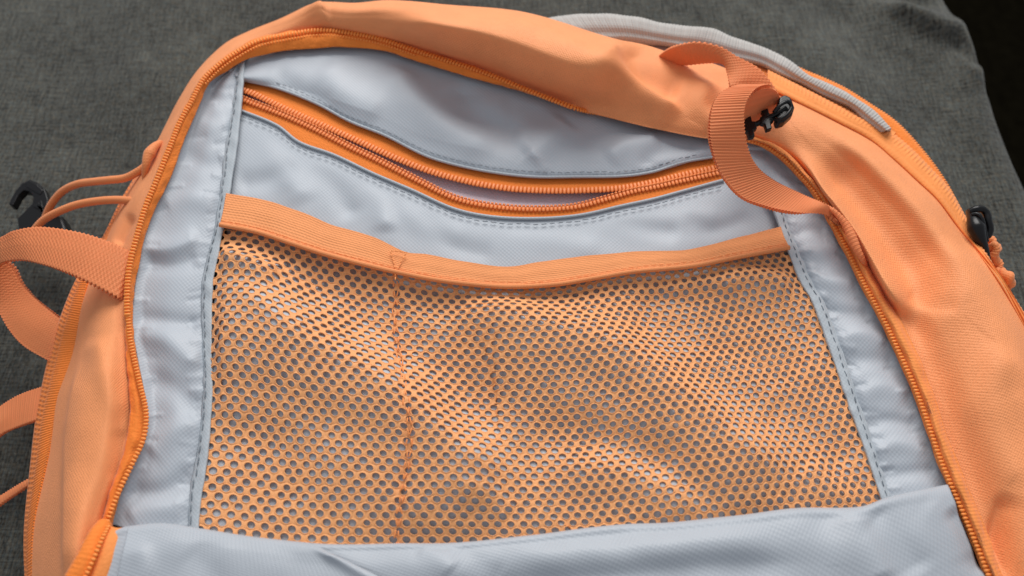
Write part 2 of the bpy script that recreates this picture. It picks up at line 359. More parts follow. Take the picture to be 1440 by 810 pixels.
# --- outer left zip strip
LS = [((36, 845), (44, 845), 3.0), ((33, 752), (46, 740), 3.2), ((42, 654), (67, 640), 3.4), ((50, 585), (79, 580), 3.5), ((58, 544), (91, 540), 3.6), ((67, 505), (102, 500), 3.6),
      ((83, 450), (110, 455), 3.7), ((103, 400), (121, 400), 3.8), ((125, 360), (136, 364), 3.9), ((144, 333), (154, 332), 4.0), ((168, 284), (179, 281), 4.1), ((187, 252), (198, 254), 4.2), ((205, 222), (214, 226), 4.2)]
A = loft([[(*a_, z-.9), ((a_[0]*.6+b_[0]*.4), (a_[1]*.6+b_[1]*.4), z-.15), (*b_, z+.12)] for a_, b_, z in LS], 900, 26)
def puckers(line, dx, n, seed, amp=.045):
    rs = np.random.RandomState(seed); q = cr([(*p,) for p in line], n); o = []
    for x, y in q:
        y += rs.uniform(-8, 8); L_ = rs.uniform(.6, 1.3)*dx; k = rs.uniform(-.35, .35)
        o.append((((x-dx*.25, y), (x+L_, y+L_*k)), rs.uniform(3, 6), rs.uniform(3, 6), amp*rs.uniform(.4, 1.2)*rs.choice([1, -1])))
    return o
def stripdisp(U, V, b):
    r = np.sin(U*2*math.pi/.16); r2 = np.sin(U*2*math.pi/.16+2)
    return .022*r*(np.abs(b-.18) < .10)+.022*r2*(np.abs(b-.44) < .08)-.03*np.exp(-((b-.56)/.03)**2)+.03*np.exp(-((b-.36)/.05)**2)*0-.04*np.exp(-((b-.36)/.04)**2)+.012*np.sin(U*2*math.pi/.09)*(b > .6)
oz = surf('outer_zip_tape', P(A), bag, M['tape'] , disp=stripdisp, thick=.12)
oz['label'] = 'ribbed orange outer zip along the left side'

# --- right outer band and second coil
RB = [((1078, 122), (1080, 98)), ((1124, 144), (1124, 120)), ((1182, 173), (1191, 154)), ((1227, 198), (1249, 182)), ((1258, 224), (1280, 206)), ((1293, 256), (1311, 237)), ((1320, 282), (1335, 264)),
      ((1350, 322), (1358, 304)), ((1391, 371), (1397, 372)), ((1424, 422), (1430, 423)), ((1458, 490), (1470, 490)), ((1515, 650), (1530, 650)), ((1570, 850), (1585, 850))]
zb = [5.5, 5.6, 5.3, 5.0, 5.0, 5.0, 5.0, 5.0, 5.6, 5.6, 5.6, 5.6, 5.6]
A = loft([[(a_[0]-2, a_[1]+2, z-.1), (*a_, z+.12), ((a_[0]+b_[0])/2, (a_[1]+b_[1])/2, z+.1), (*b_, z-.35), (b_[0]-3, b_[1]+6, z-2.2)] for (a_, b_), z in zip(RB, zb)], 1100, 30)
def banddisp(U, V, b):
    return .013*np.sin(U*2*math.pi/.16)*((np.abs(b-.22) < .045) | (np.abs(b-.33) < .045))-.05*np.exp(-((b-.275)/.02)**2)-.04*np.exp(-((b-.12)/.02)**2)+.01*np.sin(U*2*math.pi/.08)*(b > .4)
ob = surf('outer_zip_tape', P(A), bag, M['band'], disp=banddisp, thick=.1)
ob['label'] = 'wide ribbed orange zip band along the right side'
CP = [(1120, 96), (1138, 104), (1160, 113), (1187, 126), (1222, 148), (1256, 171), (1282, 197), (1309, 230), (1330, 261), (1345, 290), (1356, 312)]
A = [(x, y, 4.6) for x, y in CP]
coil('zip_coil', P(A), ob, M['coil'], pitch=.115, half=.12, r=.053, ru=.065)
A = loft([[(x-14, y+10, 4.6), (x-4, y+3, 4.7), (x+2, y-2, 4.5), (x+1, y+3, 3.2)] for x, y in CP], 80, 12)
surf('side_tape', P(A), ob, M['tape'], thick=.08)

# --- grey grosgrain binding of the back panel
GU = [(758, 34), (774, 25), (819, 18), (874, 22), (930, 32), (999, 42), (1027, 51), (1069, 62), (1107, 82), (1138, 107), (1169, 120), (1204, 140), (1231, 158), (1254, 180)]
GL = [(790, 58), (800, 56), (845, 56), (885, 56), (930, 62), (990, 72), (1020, 80), (1068, 91), (1095, 104), (1122, 117), (1155, 136), (1192, 151), (1216, 170), (1238, 186)]
A = loft([[(l[0]-2, l[1]+3, 4.6), (l[0], l[1], 5.0), (l[0]*.75+u[0]*.25, l[1]*.75+u[1]*.25, 5.2), (l[0]*.3+u[0]*.7, l[1]*.3+u[1]*.7, 5.35), (*u, 5.15), (u[0]-1, u[1]+5, 4.0)] for u, l in zip(GU, GL)], 1500, 24)
def gdisp(U, V, b): return .008*np.sin(U*2*math.pi/.125)+.03*noise(U, V, 2.5, 31)-.05*np.exp(-((b-.24)/.03)**2)
surf('grosgrain_binding', P(A), bag, M['grosgrain'], disp=gdisp, thick=.1)
A = loft([[(x, y, 4.3), (x, y+24, 4.4), (x, y+60, 4.4)] for x, y in ((800, 34), (870, 40), (940, 50), (1010, 60), (1080, 82), (1140, 116), (1200, 150), (1250, 184))], 60, 14)
surf('back_pocket_lining', P(A), bag, M['pocket'], thick=.05)
A = loft([[(x, y, 4.8), (x+3, y-9, 4.9), (x+8, y-16, 4.7)] for x, y in ((1020, 98), (1070, 110), (1110, 126), (1160, 150), (1230, 186), (1252, 202))], 60, 8)
surf('side_tape', P(A), bag, M['band'], thick=.05)

MF = [(((285, 395), (340, 425), (430, 490), (520, 540), (590, 590), (660, 650), (735, 700)), 44, 100, .82),
      (((300, 352), (350, 372), (400, 392)), 16, 22, .40),
      (((400, 345), (470, 400), (560, 470), (640, 560), (700, 640)), 40, 38, -.25),
      (((625, 475), (690, 452), (770, 470), (870, 500), (950, 560), (1030, 630), (1120, 705)), 38, 90, .68),
      (((556, 385), (557, 420), (558, 460), (565, 510), (572, 560), (576, 600), (573, 650), (566, 690), (560, 740)), 9, 9, -.13),
      (((570, 400), (620, 420), (660, 440)), 30, 30, -.12),
      (((880, 410), (980, 450), (1080, 480), (1150, 520)), 40, 50, -.30),
      (((1010, 375), (1060, 385), (1120, 400)), 12, 22, .28), (((930, 405), (990, 395), (1050, 400)), 12, 12, .16),
      (((780, 660), (850, 665), (930, 690), (980, 730)), 22, 40, .20), (((740, 610), (860, 620), (960, 670)), 30, 30, -.18),
      (((640, 690), (690, 700), (720, 730)), 16, 22, .14), (((430, 640), (520, 690), (600, 740)), 40, 50, .12), (((320, 600), (380, 650), (420, 720)), 40, 40, -.10),
      (((1130, 650), (1170, 690), (1200, 720)), 18, 26, .18), (((300, 470), (330, 520), (320, 600)), 30, 30, .08), (((1080, 560), (1140, 610), (1200, 660)), 30, 34, -.14)]
# --- lining: base, gap, upper, lower
zl_up = [(342, 114), (389, 125), (445, 147), (492, 172), (542, 192), (598, 220), (640, 233), (695, 244), (751, 250), (812, 250), (876, 249), (918, 243), (959, 230), (1004, 222), (1060, 214), (1090, 212)]
zl_lo = [(338, 153), (389, 174), (421, 198), (470, 216), (525, 242), (579, 265), (640, 292), (695, 303), (762, 305), (818, 300), (876, 287), (918, 278), (959, 267), (1018, 251), (1070, 240), (1110, 236)]
A = loft([[(u[0], u[1]-12, 4.80), ((u[0]+l[0])/2, (u[1]+l[1])/2, 4.78), (l[0], l[1]+12, 4.85)] for u, l in zip(zl_up, zl_lo)], 160, 16)
surf('pocket_lining', P(A), bag, M['pocket'], thick=.04)
top = [(318, 98), (345, 84), (392, 68), (440, 62), (480, 60), (548, 70), (612, 90), (667, 104), (740, 122), (800, 145), (874, 163), (930, 175), (997, 188), (1056, 192), (1075, 198)]
up = cr([(*p,) for p in zl_up], 15)
A = loft([[(t[0], t[1], 5.25), (t[0]*.7+u[0]*.3, t[1]*.7+u[1]*.3, 5.32), (t[0]*.35+u[0]*.65, t[1]*.35+u[1]*.65, 5.35), (t[0]*.08+u[0]*.92, t[1]*.08+u[1]*.92, 5.22), (u[0], u[1], 5.1)]
          for t, u in zip(cr(top, 15), up)], 260, 90)
ulf = [(((545, 85), (575, 130), (620, 175), (700, 215)), 22, 30, .22), (((640, 110), (670, 160), (740, 190)), 18, 26, -.25), (((800, 165), (780, 190), (740, 225)), 18, 26, .22), (((450, 90), (480, 130), (540, 165)), 26, 26, .16),
       (((740, 215), (760, 235), (770, 246)), 8, 12, .12), (((850, 225), (880, 205), (930, 195)), 12, 16, .15), (((900, 240), (920, 215), (990, 205)), 12, 12, -.1), (((700, 150), (760, 160), (820, 180)), 14, 20, -.1), (((380, 100), (420, 125), (470, 150)), 14, 14, -.1)]
es = np.clip(np.minimum(np.linspace(0, 1, 90), np.linspace(1, 0, 90))/.2, 0, 1)[None]
g = P(A); g[..., 2] += 1.0*es*fold(A[..., :2], ulf)+es*noise(g[..., 0], g[..., 1], 3.4, 21)*.016
surf('upper_lining', g, bag, M['lining'], thick=.05, uv='xy')
# stitching + folded edge above the pocket zip
edgep = P([(x, y-1.5, 5.17) for x, y in zl_up[:14]])
tube('folded_edge', edgep, .055, bag, M['binding'], n=200, nseg=8)
stitches('stitching', P([(x, y-8, 5.27) for x, y in zl_up[:14]]), bag, M['thread'], .2, .07, .014)
tube('folded_edge', P([(x, y+2, 5.17) for x, y in zl_lo[:14]]), .055, bag, M['binding'], n=200, nseg=8)
stitches('stitching', P([(x, y+10, 5.20) for x, y in zl_lo[:14]]), bag, M['thread'], .22, .08, .018)

bot = [(262, 790), (340, 800), (420, 805), (520, 808), (620, 808), (700, 806), (800, 800), (900, 790), (1000, 780), (1080, 775), (1150, 770), (1210, 765), (1260, 760), (1290, 755), (1330, 750), (1360, 745)]
A = loft([[(l[0], l[1], 5.1), (l[0]*.94+b[0]*.06, l[1]*.94+b[1]*.06, 5.12), (l[0]*.7+b[0]*.3, l[1]*.7+b[1]*.3, 5.0), (l[0]*.35+b[0]*.65, l[1]*.35+b[1]*.65, 4.95), (b[0], b[1], 4.95)] for l, b in zip(zl_lo, bot)], 300, 200)
T = P([(304, 322, 5.45), (361, 329, 5.5), (443, 357, 5.5), (525, 378, 5.5), (565, 387, 5.5), (640, 400, 5.5), (709, 406, 5.5), (779, 403, 5.5), (862, 388, 5.5), (946, 379, 5.5), (1040, 364, 5.45), (1116, 352, 5.4)])
B = P([(268, 790, 5.2), (420, 800, 5.2), (600, 800, 5.2), (760, 795, 5.2), (900, 785, 5.2), (1050, 770, 5.2), (1180, 755, 5.2), (1268, 745, 5.2)])
Lc = P([(304, 322, 5.3), (297, 377, 5.3), (292, 430, 5.3), (292, 539, 5.3), (287, 622, 5.3), (277, 702, 5.3), (268, 790, 5.2)])
Rc = P([(1116, 352, 5.3), (1131, 394, 5.3), (1150, 425, 5.3), (1187, 531, 5.3), (1222, 630, 5.3), (1244, 690, 5.3), (1268, 745, 5.2)])
T, B, Lc, Rc = cr(T, 200), cr(B, 200), cr(Lc, 200), cr(Rc, 200)
def samp(c, t):
    t = np.clip(t, 0, 1)*(len(c)-1); i = np.clip(t.astype(int), 0, len(c)-2); f = (t-i)[..., None]; return c[i]*(1-f)+c[i+1]*f
def meshpos(a, b):
    a = np.asarray(a, float); b = np.asarray(b, float)
    t, bo, l, r = samp(T, a), samp(B, a), samp(Lc, b), samp(Rc, b); A_, B_ = a[..., None], b[..., None]
    p = (1-B_)*t+B_*bo+(1-A_)*l+A_*r-((1-A_)*(1-B_)*T[0]+A_*(1-B_)*T[-1]+(1-A_)*B_*B[0]+A_*B_*B[-1])
    px = proj(p); f = fold(px, MF)
    edge_ = np.clip(b/.10, 0, 1)*np.clip((1-b)/.12, 0, 1)*np.clip(a/.03, 0.15, 1)*np.clip((1-a)/.04, 0.15, 1)
    p = p.copy(); p[..., 2] += f*edge_+.05*np.clip(np.sin(np.pi*np.clip(a, 0, 1)), 0, 1)**.5+noise(p[..., 0], p[..., 1], 3.2, 51)*.025
    p[..., 2] = np.maximum(p[..., 2], 5.18)
    return p
llf = [(((370, 190), (400, 230), (430, 290)), 22, 22, .14), (((330, 260), (380, 250), (420, 225)), 14, 14, -.12), (((440, 220), (480, 270), (500, 310)), 16, 18, -.14), (((520, 250), (540, 290), (545, 330)), 12, 18, .16), (((560, 280), (600, 310), (660, 330)), 18, 18, .12), (((590, 290), (640, 340), (700, 355)), 16, 16, -.1),
       (((700, 320), (780, 330), (850, 350)), 16, 20, .12), (((860, 300), (900, 315), (960, 325)), 10, 14, -.14), (((900, 290), (960, 300), (1020, 300)), 12, 16, .1), (((960, 300), (1000, 320), (1060, 300)), 10, 14, -.1)]
g = P(A); ins = np.clip((np.linspace(0, 1, 200)[None]-.30)/.12, 0, 1)
ins = ins*(np.clip(np.linspace(0, 1, 300)/.03, 0, 1)*np.clip((1-np.linspace(0, 1, 300))/.11, 0, 1))[:, None]
et_ = np.clip((np.linspace(0, 1, 200)[None]-.04)/.08, 0, 1)
g[..., 2] += et_*(fold(A[..., :2], llf)+noise(g[..., 0], g[..., 1], 3.4, 22)*.016)
ga, gb = np.meshgrid(np.linspace(0, 1, 130), np.linspace(0, 1, 90), indexing='ij')
mg = meshpos(ga, gb); fx = mg.reshape(-1, 3).astype(np.float32)
du_, dv_ = np.gradient(mg, axis=0).reshape(-1, 3), np.gradient(mg, axis=1).reshape(-1, 3)
q2 = g.reshape(-1, 3); near = np.zeros(len(q2), int)
for c0 in range(0, len(q2), 2000):
    w_ = q2[c0:c0+2000, :2].astype(np.float32)
    near[c0:c0+2000] = np.argmin((w_[:, :1]-fx[None, :, 0])**2+(w_[:, 1:2]-fx[None, :, 1])**2, axis=1)
dd_ = q2[:, :2]-fx[near, :2]; U_, V_ = du_[near], dv_[near]; det = U_[:, 0]*V_[:, 1]-U_[:, 1]*V_[:, 0]
ca = (dd_[:, 0]*V_[:, 1]-dd_[:, 1]*V_[:, 0])/det; cb = (U_[:, 0]*dd_[:, 1]-U_[:, 1]*dd_[:, 0])/det
outside = (np.abs(ca) > 1.2) | (np.abs(cb) > 1.2)
zt = fx[near, 2]+np.clip(ca, -1, 1)*U_[:, 2]+np.clip(cb, -1, 1)*V_[:, 2]
bb = gb.ravel()[near]; gap = .085+.42*np.exp(-(bb/.055)**1.3)+.03*noise(q2[:, 0], q2[:, 1], 3.5, 91)
gap = np.maximum(gap, .06); zt = zt-gap; far = np.sqrt((dd_**2).sum(1))
wt = np.where(outside, np.exp(-(far/.25)**2), 1.0)
q2[:, 2] = q2[:, 2]*(1-wt)+np.maximum(zt, 4.9)*wt; g = q2.reshape(g.shape)
zz_ = g[..., 2]; 
for _ in range(2): zz_[1:-1, 1:-1] = (zz_[:-2, 1:-1]+zz_[2:, 1:-1]+zz_[1:-1, :-2]+zz_[1:-1, 2:]+4*zz_[1:-1, 1:-1])/8
surf('lower_lining', g, bag, M['lining'], thick=.05, uv='xy')

# --- pocket zip: tapes and coils
uc = [(340, 126), (355, 131), (397, 151), (449, 174), (501, 197), (554, 221), (606, 241), (658, 255), (695, 262), (728, 266), (780, 268), (830, 267), (876, 264), (920, 256), (960, 246), (1010, 235), (1050, 226)]
lc = [(338, 138), (350, 143), (397, 161), (442, 181), (491, 206), (533, 226), (588, 254), (641, 279), (693, 290), (751, 294), (807, 291), (848, 281), (890, 269), (920, 263), (960, 254), (1010, 243), (1050, 234)]
lt = cr(zl_lo, 17)
uu = cr(zl_up, 17)
pz = surf('pocket_zip_tape', P(loft([[(u[0], u[1]-8, 4.95), (u[0]*.5+c[0]*.5, u[1]*.5+c[1]*.5, 5.0), (c[0], c[1]+3, 5.02)] for u, c in zip(uu, uc)], 240, 10)), bag, M['tape'], thick=.05)
pz['label'] = 'upper orange tape of the pocket zip'
pl = surf('pocket_zip_tape', P(loft([[(c[0], c[1]-3, 5.0), (l[0]*.5+c[0]*.5, l[1]*.5+c[1]*.5, 5.0), (l[0], l[1]+8, 4.97)] for l, c in zip(lt, lc)], 240, 10)), bag, M['tape'], thick=.05)
pl['label'] = 'lower orange tape of the pocket zip'
coil('zip_coil', P([(x, y, 5.10) for x, y in uc]), pz, M['coil2'], pitch=.145, half=.145, r=.071, ru=.036, skew=.06)
coil('zip_coil', P([(x, y, 5.08) for x, y in lc]), pl, M['coil2'], pitch=.145, half=.11, r=.070, ru=.036, skew=.06, side=1, headr=.055)

# --- side linings
zin = [(150, 735), (174, 692), (196, 645), (208, 618), (212, 580), (199, 511), (190, 455), (194, 400), (205, 340), (223, 290), (242, 254), (260, 200), (269, 178), (287, 133), (300, 114), (322, 98), (350, 80)]
bl = [(266, 770), (270, 735), (272, 700), (278, 655), (286, 600), (290, 540), (289, 470), (289, 410), (301, 350), (308, 310), (314, 265), (321, 220), (325, 185), (331, 150), (334, 120), (337, 96), (345, 78)]
A = loft([[(z[0]-4, z[1], 5.35), (z[0]*.88+b[0]*.12, z[1]*.88+b[1]*.12, 5.2), (z[0]*.5+b[0]*.5, z[1]*.5+b[1]*.5, 5.38), (z[0]*.15+b[0]*.85, z[1]*.15+b[1]*.85, 5.3), (b[0]+2, b[1], 5.16)] for z, b in zip(zin, bl)], 420, 90)
slf = [(((196, 348), (235, 352), (285, 335)), 16, 9, .22), (((200, 368), (240, 372), (280, 362)), 10, 14, -.16), (((190, 470), (235, 480), (285, 520)), 20, 16, .24), (((185, 445), (230, 450), (285, 455)), 12, 14, -.18), (((205, 530), (245, 545), (285, 590)), 16, 18, -.18),
       (((205, 640), (240, 610), (280, 590)), 16, 18, .2), (((175, 690), (225, 690), (275, 660)), 14, 16, -.22), (((175, 730), (215, 715), (265, 715)), 14, 18, .18), (((225, 290), (265, 280), (310, 290)), 16, 16, .16), (((255, 210), (290, 230), (318, 225)), 14, 16, -.14), (((275, 170), (300, 180), (325, 175)), 12, 14, .12), (((290, 130), (315, 140), (330, 135)), 10, 10, -.1)]
g = P(A); g[..., 2] += .75*fold(A[..., :2], slf)+fold(A[..., :2], puckers(bl[1:-2], -26, 34, 1, .035)+puckers(zin[1:-2], 24, 16, 2, .035))+noise(g[..., 0], g[..., 1], 3.0, 23)*.016
surf('left_side_lining', g, bag, M['lining'], thick=.05, uv='xy')
zr = [(1058, 204), (1076, 210), (1096, 224), (1116, 244), (1137, 268), (1155, 295), (1163, 315), (1178, 342), (1194, 372), (1208, 401), (1222, 428), (1240, 458), (1260, 503), (1280, 548), (1302, 609), (1315, 642), (1338, 700), (1362, 750)]
br = [(1052, 225), (1058, 235), (1066, 250), (1080, 265), (1092, 285), (1100, 305), (1107, 325), (1118, 350), (1128, 372), (1140, 401), (1152, 425), (1166, 458), (1184, 503), (1198, 548), (1216, 609), (1227, 642), (1246, 700), (1268, 750)]
A = loft([[(b[0]-2, b[1], 5.16), (z[0]*.15+b[0]*.85, z[1]*.15+b[1]*.85, 5.3), (z[0]*.5+b[0]*.5, z[1]*.5+b[1]*.5, 5.35), (z[0]*.88+b[0]*.12, z[1]*.88+b[1]*.12, 5.25), (z[0]+5, z[1], 5.3)] for z, b in zip(zr, br)], 420, 70)
srf = [(((1120, 350), (1150, 355), (1185, 345)), 8, 12, .14), (((1128, 372), (1160, 395), (1205, 400)), 9, 12, .16), (((1150, 430), (1190, 440), (1230, 440)), 10, 14, -.14), (((1170, 480), (1210, 470), (1250, 480)), 10, 14, .14), (((1180, 510), (1220, 505), (1265, 510)), 12, 14, -.14),
       (((1200, 560), (1240, 545), (1280, 560)), 12, 16, .12), (((1210, 595), (1250, 590), (1295, 600)), 10, 12, -.14), (((1225, 640), (1260, 625), (1305, 635)), 12, 14, .12), (((1235, 670), (1270, 665), (1320, 660)), 10, 12, -.12), (((1110, 330), (1140, 322), (1165, 325)), 8, 8, -.1)]
g = P(A); g[..., 2] += .8*fold(A[..., :2], srf)+fold(A[..., :2], puckers(br[3:-1], 24, 28, 3, .035)+puckers(zr[3:-1], -20, 16, 4, .035))+noise(g[..., 0], g[..., 1], 3.0, 24)*.016
surf('right_side_lining', g, bag, M['lining'], thick=.05, uv='xy')
# bindings
be = [(277, 775), (280, 741), (284, 702), (291, 655), (297, 600), (300, 539), (299, 483), (300, 400), (304, 377), (315, 322), (324, 273), (335, 200), (337, 181), (341, 140), (343, 117), (345, 88), (347, 76)]
bs = [(263, 775), (265, 741), (266, 702), (275, 650), (282, 600), (286, 539), (285, 483), (284, 400), (290, 368), (302, 322), (310, 268), (318, 200), (322, 181), (328, 140), (331, 117), (334, 92), (336, 78)]
A = loft([[(s[0]-1, s[1], 5.24), (s[0]+2, s[1], 5.34), (s[0]*.5+e[0]*.5+1, e[1], 5.41), (e[0]-1, e[1], 5.40), (e[0], e[1]+1, 5.28)] for s, e in zip(bs, be)], 300, 12)
lb = surf('seam_binding', P(A), bag, M['binding'], disp=lambda U, V, b: noise(U, V, .8, 41)*.012, thick=.06); lb['label'] = 'left grey seam binding beside the mesh pocket'
stitches('stitching', P([(s[0]*.82+e[0]*.18, s[1]*.82+e[1]*.18, 5.385) for s, e in zip(bs, be)]), lb, M['thread'], .27, .09, .022)
be2 = [(1062, 262), (1085, 293), (1096, 323), (1108, 357), (1123, 394), (1141, 425), (1162, 481), (1179, 531), (1196, 580), (1218, 641), (1234, 690), (1250, 740)]
bs2 = [(1076, 256), (1099, 291), (1109, 320), (1123, 354), (1139, 390), (1158, 424), (1179, 480), (1196, 531), (1212, 578), (1233, 640), (1249, 690), (1264, 740)]
A = loft([[(e[0], e[1], 5.26), (e[0]+1, e[1], 5.39), (s[0]*.5+e[0]*.5, e[1]*.5+s[1]*.5, 5.41), (s[0]-2, s[1], 5.34), (s[0]+1, s[1], 5.24)] for s, e in zip(bs2, be2)], 300, 12)
rb = surf('seam_binding', P(A), bag, M['binding'], disp=lambda U, V, b: noise(U, V, .8, 42)*.012, thick=.06); rb['label'] = 'right grey seam binding beside the mesh pocket'
stitches('stitching', P([(s[0]*.75+e[0]*.25, s[1]*.75+e[1]*.25, 5.395) for s, e in zip(bs2, be2)]), rb, M['thread'], .2, .1, .02)

# --- mesh pocket
NC, NR = 57, 45
mv, mf = [], []
ctrs = []
for j in range(NR):
    for i in range(NC+1):
        ctrs.append(((i+(.5 if j % 2 else 0)+.08*math.sin(j*.7))/NC, (j+.35)/NR, i, j))
C = np.array([(c[0], c[1]) for c in ctrs])
# neighbours' shared corners of a diamond-hexagon cell in lattice units
du, dv = 1/NC, 1/NR
hexc = [(0, -.62), (.5, -.38), (.5, .38), (0, .62), (-.5, .38), (-.5, -.38)]
hexc = np.array([(x*du, y*dv) for x, y in hexc])
def hexray(n):
    out = []
    for k in range(n):
        c = k*6/n; i = int(c) % 6; f = c-int(c); out.append(hexc[i]*(1-f)+hexc[(i+1) % 6]*f)
    return np.array(out)
NS = 12; outer = hexray(NS)
# the hole as an ellipse in the same directions
ang = np.arctan2(outer[:, 1]/dv*.75, outer[:, 0]/du)
hole = np.stack([np.cos(ang)*du*.315, np.sin(ang)*dv*.46], -1)
layers = [(hole*.93, -.020), (hole*.96, .004), (hole*1.05, .016), (hole*1.20, .004), (outer, -.008)]
nl = len(layers)
pts_ab = (C[:, None, None, :]+np.stack([l[0] for l in layers])[None]); 
jit = RS.normal(0, 1, (len(C), 1, 1, 2))*np.array([du*.035, dv*.035])
sz = 1+RS.normal(0, .05, (len(C), 1, 1, 1)); pts_ab[:, :4] = C[:, None, None, :]+(pts_ab[:, :4]-C[:, None, None, :])*sz; pts_ab[:, :4] += jit
zoff = np.array([l[1] for l in layers])[None, :, None]*np.ones((len(C), 1, NS))
ok = (C[:, 0] > -.001) & (C[:, 0] < 1.001)
pts_ab, zoff = pts_ab[ok], zoff[ok]
sx_ = pts_ab[..., 0]; pts_ab[..., 0] = sx_+.17*sx_*(1-sx_)
pos = meshpos(np.clip(pts_ab[..., 0], 0, 1), np.clip(pts_ab[..., 1], 0, 1))
e1 = meshpos(np.clip(pts_ab[..., 0]+.002, 0, 1), np.clip(pts_ab[..., 1], 0, 1)); e2 = meshpos(np.clip(pts_ab[..., 0], 0, 1), np.clip(pts_ab[..., 1]+.003, 0, 1))
nn = np.cross(e2-pos, e1-pos); ln = np.linalg.norm(nn, axis=-1, keepdims=True); nn = np.where(ln > 1e-9, nn/(ln+1e-12), UP); nn = np.where(nn[..., 2:] < 0, -nn, nn)
Vtop = pos+nn*zoff[..., None]; Vbot = pos[:, [0, 4]]-nn[:, [0, 4]]*.028
nc = len(Vtop); allv = np.concatenate([Vtop, Vbot], 1)     # (nc, nl+2, NS, 3)
idx = np.arange(nc*(nl+2)*NS).reshape(nc, nl+2, NS); nx = np.roll(idx, -1, axis=2)
q = []
for k in range(nl-1): q.append(np.stack([idx[:, k], nx[:, k], nx[:, k+1], idx[:, k+1]], -1).reshape(-1, 4))
q.append(np.stack([idx[:, nl], nx[:, nl], nx[:, 0], idx[:, 0]], -1).reshape(-1, 4))
q.append(np.stack([idx[:, nl+1], nx[:, nl+1], nx[:, nl], idx[:, nl]], -1).reshape(-1, 4))
q = np.concatenate(q)[:, ::-1]
me = bpy.data.meshes.new('mesh_pocket'); me.from_pydata((allv.reshape(-1, 3)*CM).tolist(), [], q.tolist())
uvl = me.uv_layers.new(name='UVMap'); li = np.zeros(len(me.loops), int); me.loops.foreach_get('vertex_index', li); uvl.data.foreach_set('uv', allv.reshape(-1, 3)[li][:, :2].ravel())
import bmesh
bm = bmesh.new(); bm.from_mesh(me); bmesh.ops.remove_doubles(bm, verts=bm.verts, dist=.00012); bmesh.ops.recalc_face_normals(bm, faces=bm.faces); bm.to_mesh(me); bm.free()
pocket = link('mesh_pocket', me, bag, M['mesh'])
# seam down the mesh
sx = [(556, 380), (557, 420), (556, 460), (564, 510), (571, 560), (576, 600), (573, 650), (566, 690), (560, 730), (558, 770)]
sp = []
wpts = P([(x, y, 5.4) for x, y in cr(sx, 60)])
for k, w_ in enumerate(wpts):
    # find height of the mesh under this spot
    d2 = ((pos[:, 2, 0, :2]-w_[:2])**2).sum(-1); z = pos[:, 2, 0, 2][np.argmin(d2)]; sp.append([w_[0], w_[1], z])
sp = np.array(sp); ker = np.ones(5)/5; sp[2:-2, 2] = np.convolve(sp[:, 2], ker, 'valid')
px_ = proj(sp); sp = P(np.concatenate([cr(sx, 60), sp[:, 2:3]+.05], -1))
for s_, ph in ((-.045, 0), (.045, .5)):
    c_ = sp.copy(); c_[:, 0] += s_+.03*np.sin(np.arange(60)*1.3+ph*6); stitches('seam_stitching', c_, pocket, M['othread'], .24, .1, .028, .03)
# elastic
et = [(318, 272), (361, 279), (416, 295), (470, 317), (525, 333), (565, 352), (600, 358), (640, 365), (709, 375), (779, 365), (835, 359), (890, 354), (973, 350), (1040, 333), (1098, 319)]
eb = [(309, 320), (361, 330), (410, 346), (460, 362), (525, 379), (565, 388), (600, 395), (640, 401), (709, 407), (779, 404), (830, 396), (890, 386), (973, 378), (1040, 365), (1110, 352)]
A = loft([[(t[0], t[1], 5.42+.1*k_), (t[0]*.5+b[0]*.5, t[1]*.5+b[1]*.5, 5.56+.1*k_), (b[0], b[1]-5, 5.60+.1*k_)] for t, b, k_ in zip(et, eb, [math.sin(math.pi*i/14) for i in range(15)])], 500, 28)
el = surf('elastic_band', P(A), bag, M['elastic'], disp=lambda U, V, b: .008*np.sin(V*2*math.pi/.1)+.012*noise(U, V, 1.6, 61), thick=.1)
tube('piping', P([(b[0], b[1]-4, 5.66+.1*k_) for b, k_ in zip(eb, [math.sin(math.pi*i/14) for i in range(15)])]), .085, el, M['piping'], n=400, nseg=10, wave=lambda a, t: .004*np.sin(a*60+t*3))
stitches('stitching', P([(b[0], b[1]-10.5, 5.66+.1*k_) for b, k_ in zip(eb, [math.sin(math.pi*i/14) for i in range(15)])]), el, M['othread'], .2, .06, .018, .01)
for a_, b_ in (((549, 352), (571, 355)), ((549, 352), (557, 382)), ((571, 355), (557, 382)), ((556, 378), (556, 396))):
    stitches('bar_tack', P([(a_[0]+(b_[0]-a_[0])*t, a_[1]+(b_[1]-a_[1])*t, 5.74) for t in (0, .5, 1)]), el, M['othread'], .13, .02, .025, .01)

# --- main zip, left and top
ZO = [(140, 745), (152, 700), (167, 654), (178, 617), (183, 580), (178, 511), (175, 455), (175, 400), (187, 336), (200, 290), (215, 254), (236, 200), (250, 168), (264, 144), (283, 110), (303, 90), (328, 71), (361, 53), (397, 45), (442, 38), (475, 39), (531, 49), (584, 66), (681, 98), (735, 121), (806, 150)]
ZI = [(158, 745), (171, 692), (192, 645), (204, 620), (208, 580), (195, 511), (186, 455), (191, 400), (202, 340), (220, 290), (239, 254), (258, 200), (268, 178), (280, 150), (295, 117), (319, 100), (346, 84), (372, 77), (402, 71), (445, 68), (477, 66), (537, 71), (579, 84), (668, 111), (728, 127), (802, 153)]
zz = [5.7]*9+[5.75]*17
A = loft([[(o_[0], o_[1], z-.05), (o_[0]*.6+i_[0]*.4, o_[1]*.6+i_[1]*.4, z+.05), (i_[0], i_[1], z-.2)] for o_, i_, z in zip(ZO, ZI, zz)], 700, 12)
mz = surf('main_zip_tape', P(A), bag, M['tape'], disp=lambda U, V, b: noise(U, V, .9, 71)*.02+.01*np.sin(U*2*math.pi/.1)*(b > .5), thick=.07)
mz['label'] = 'orange zip tape of the left and top edge'
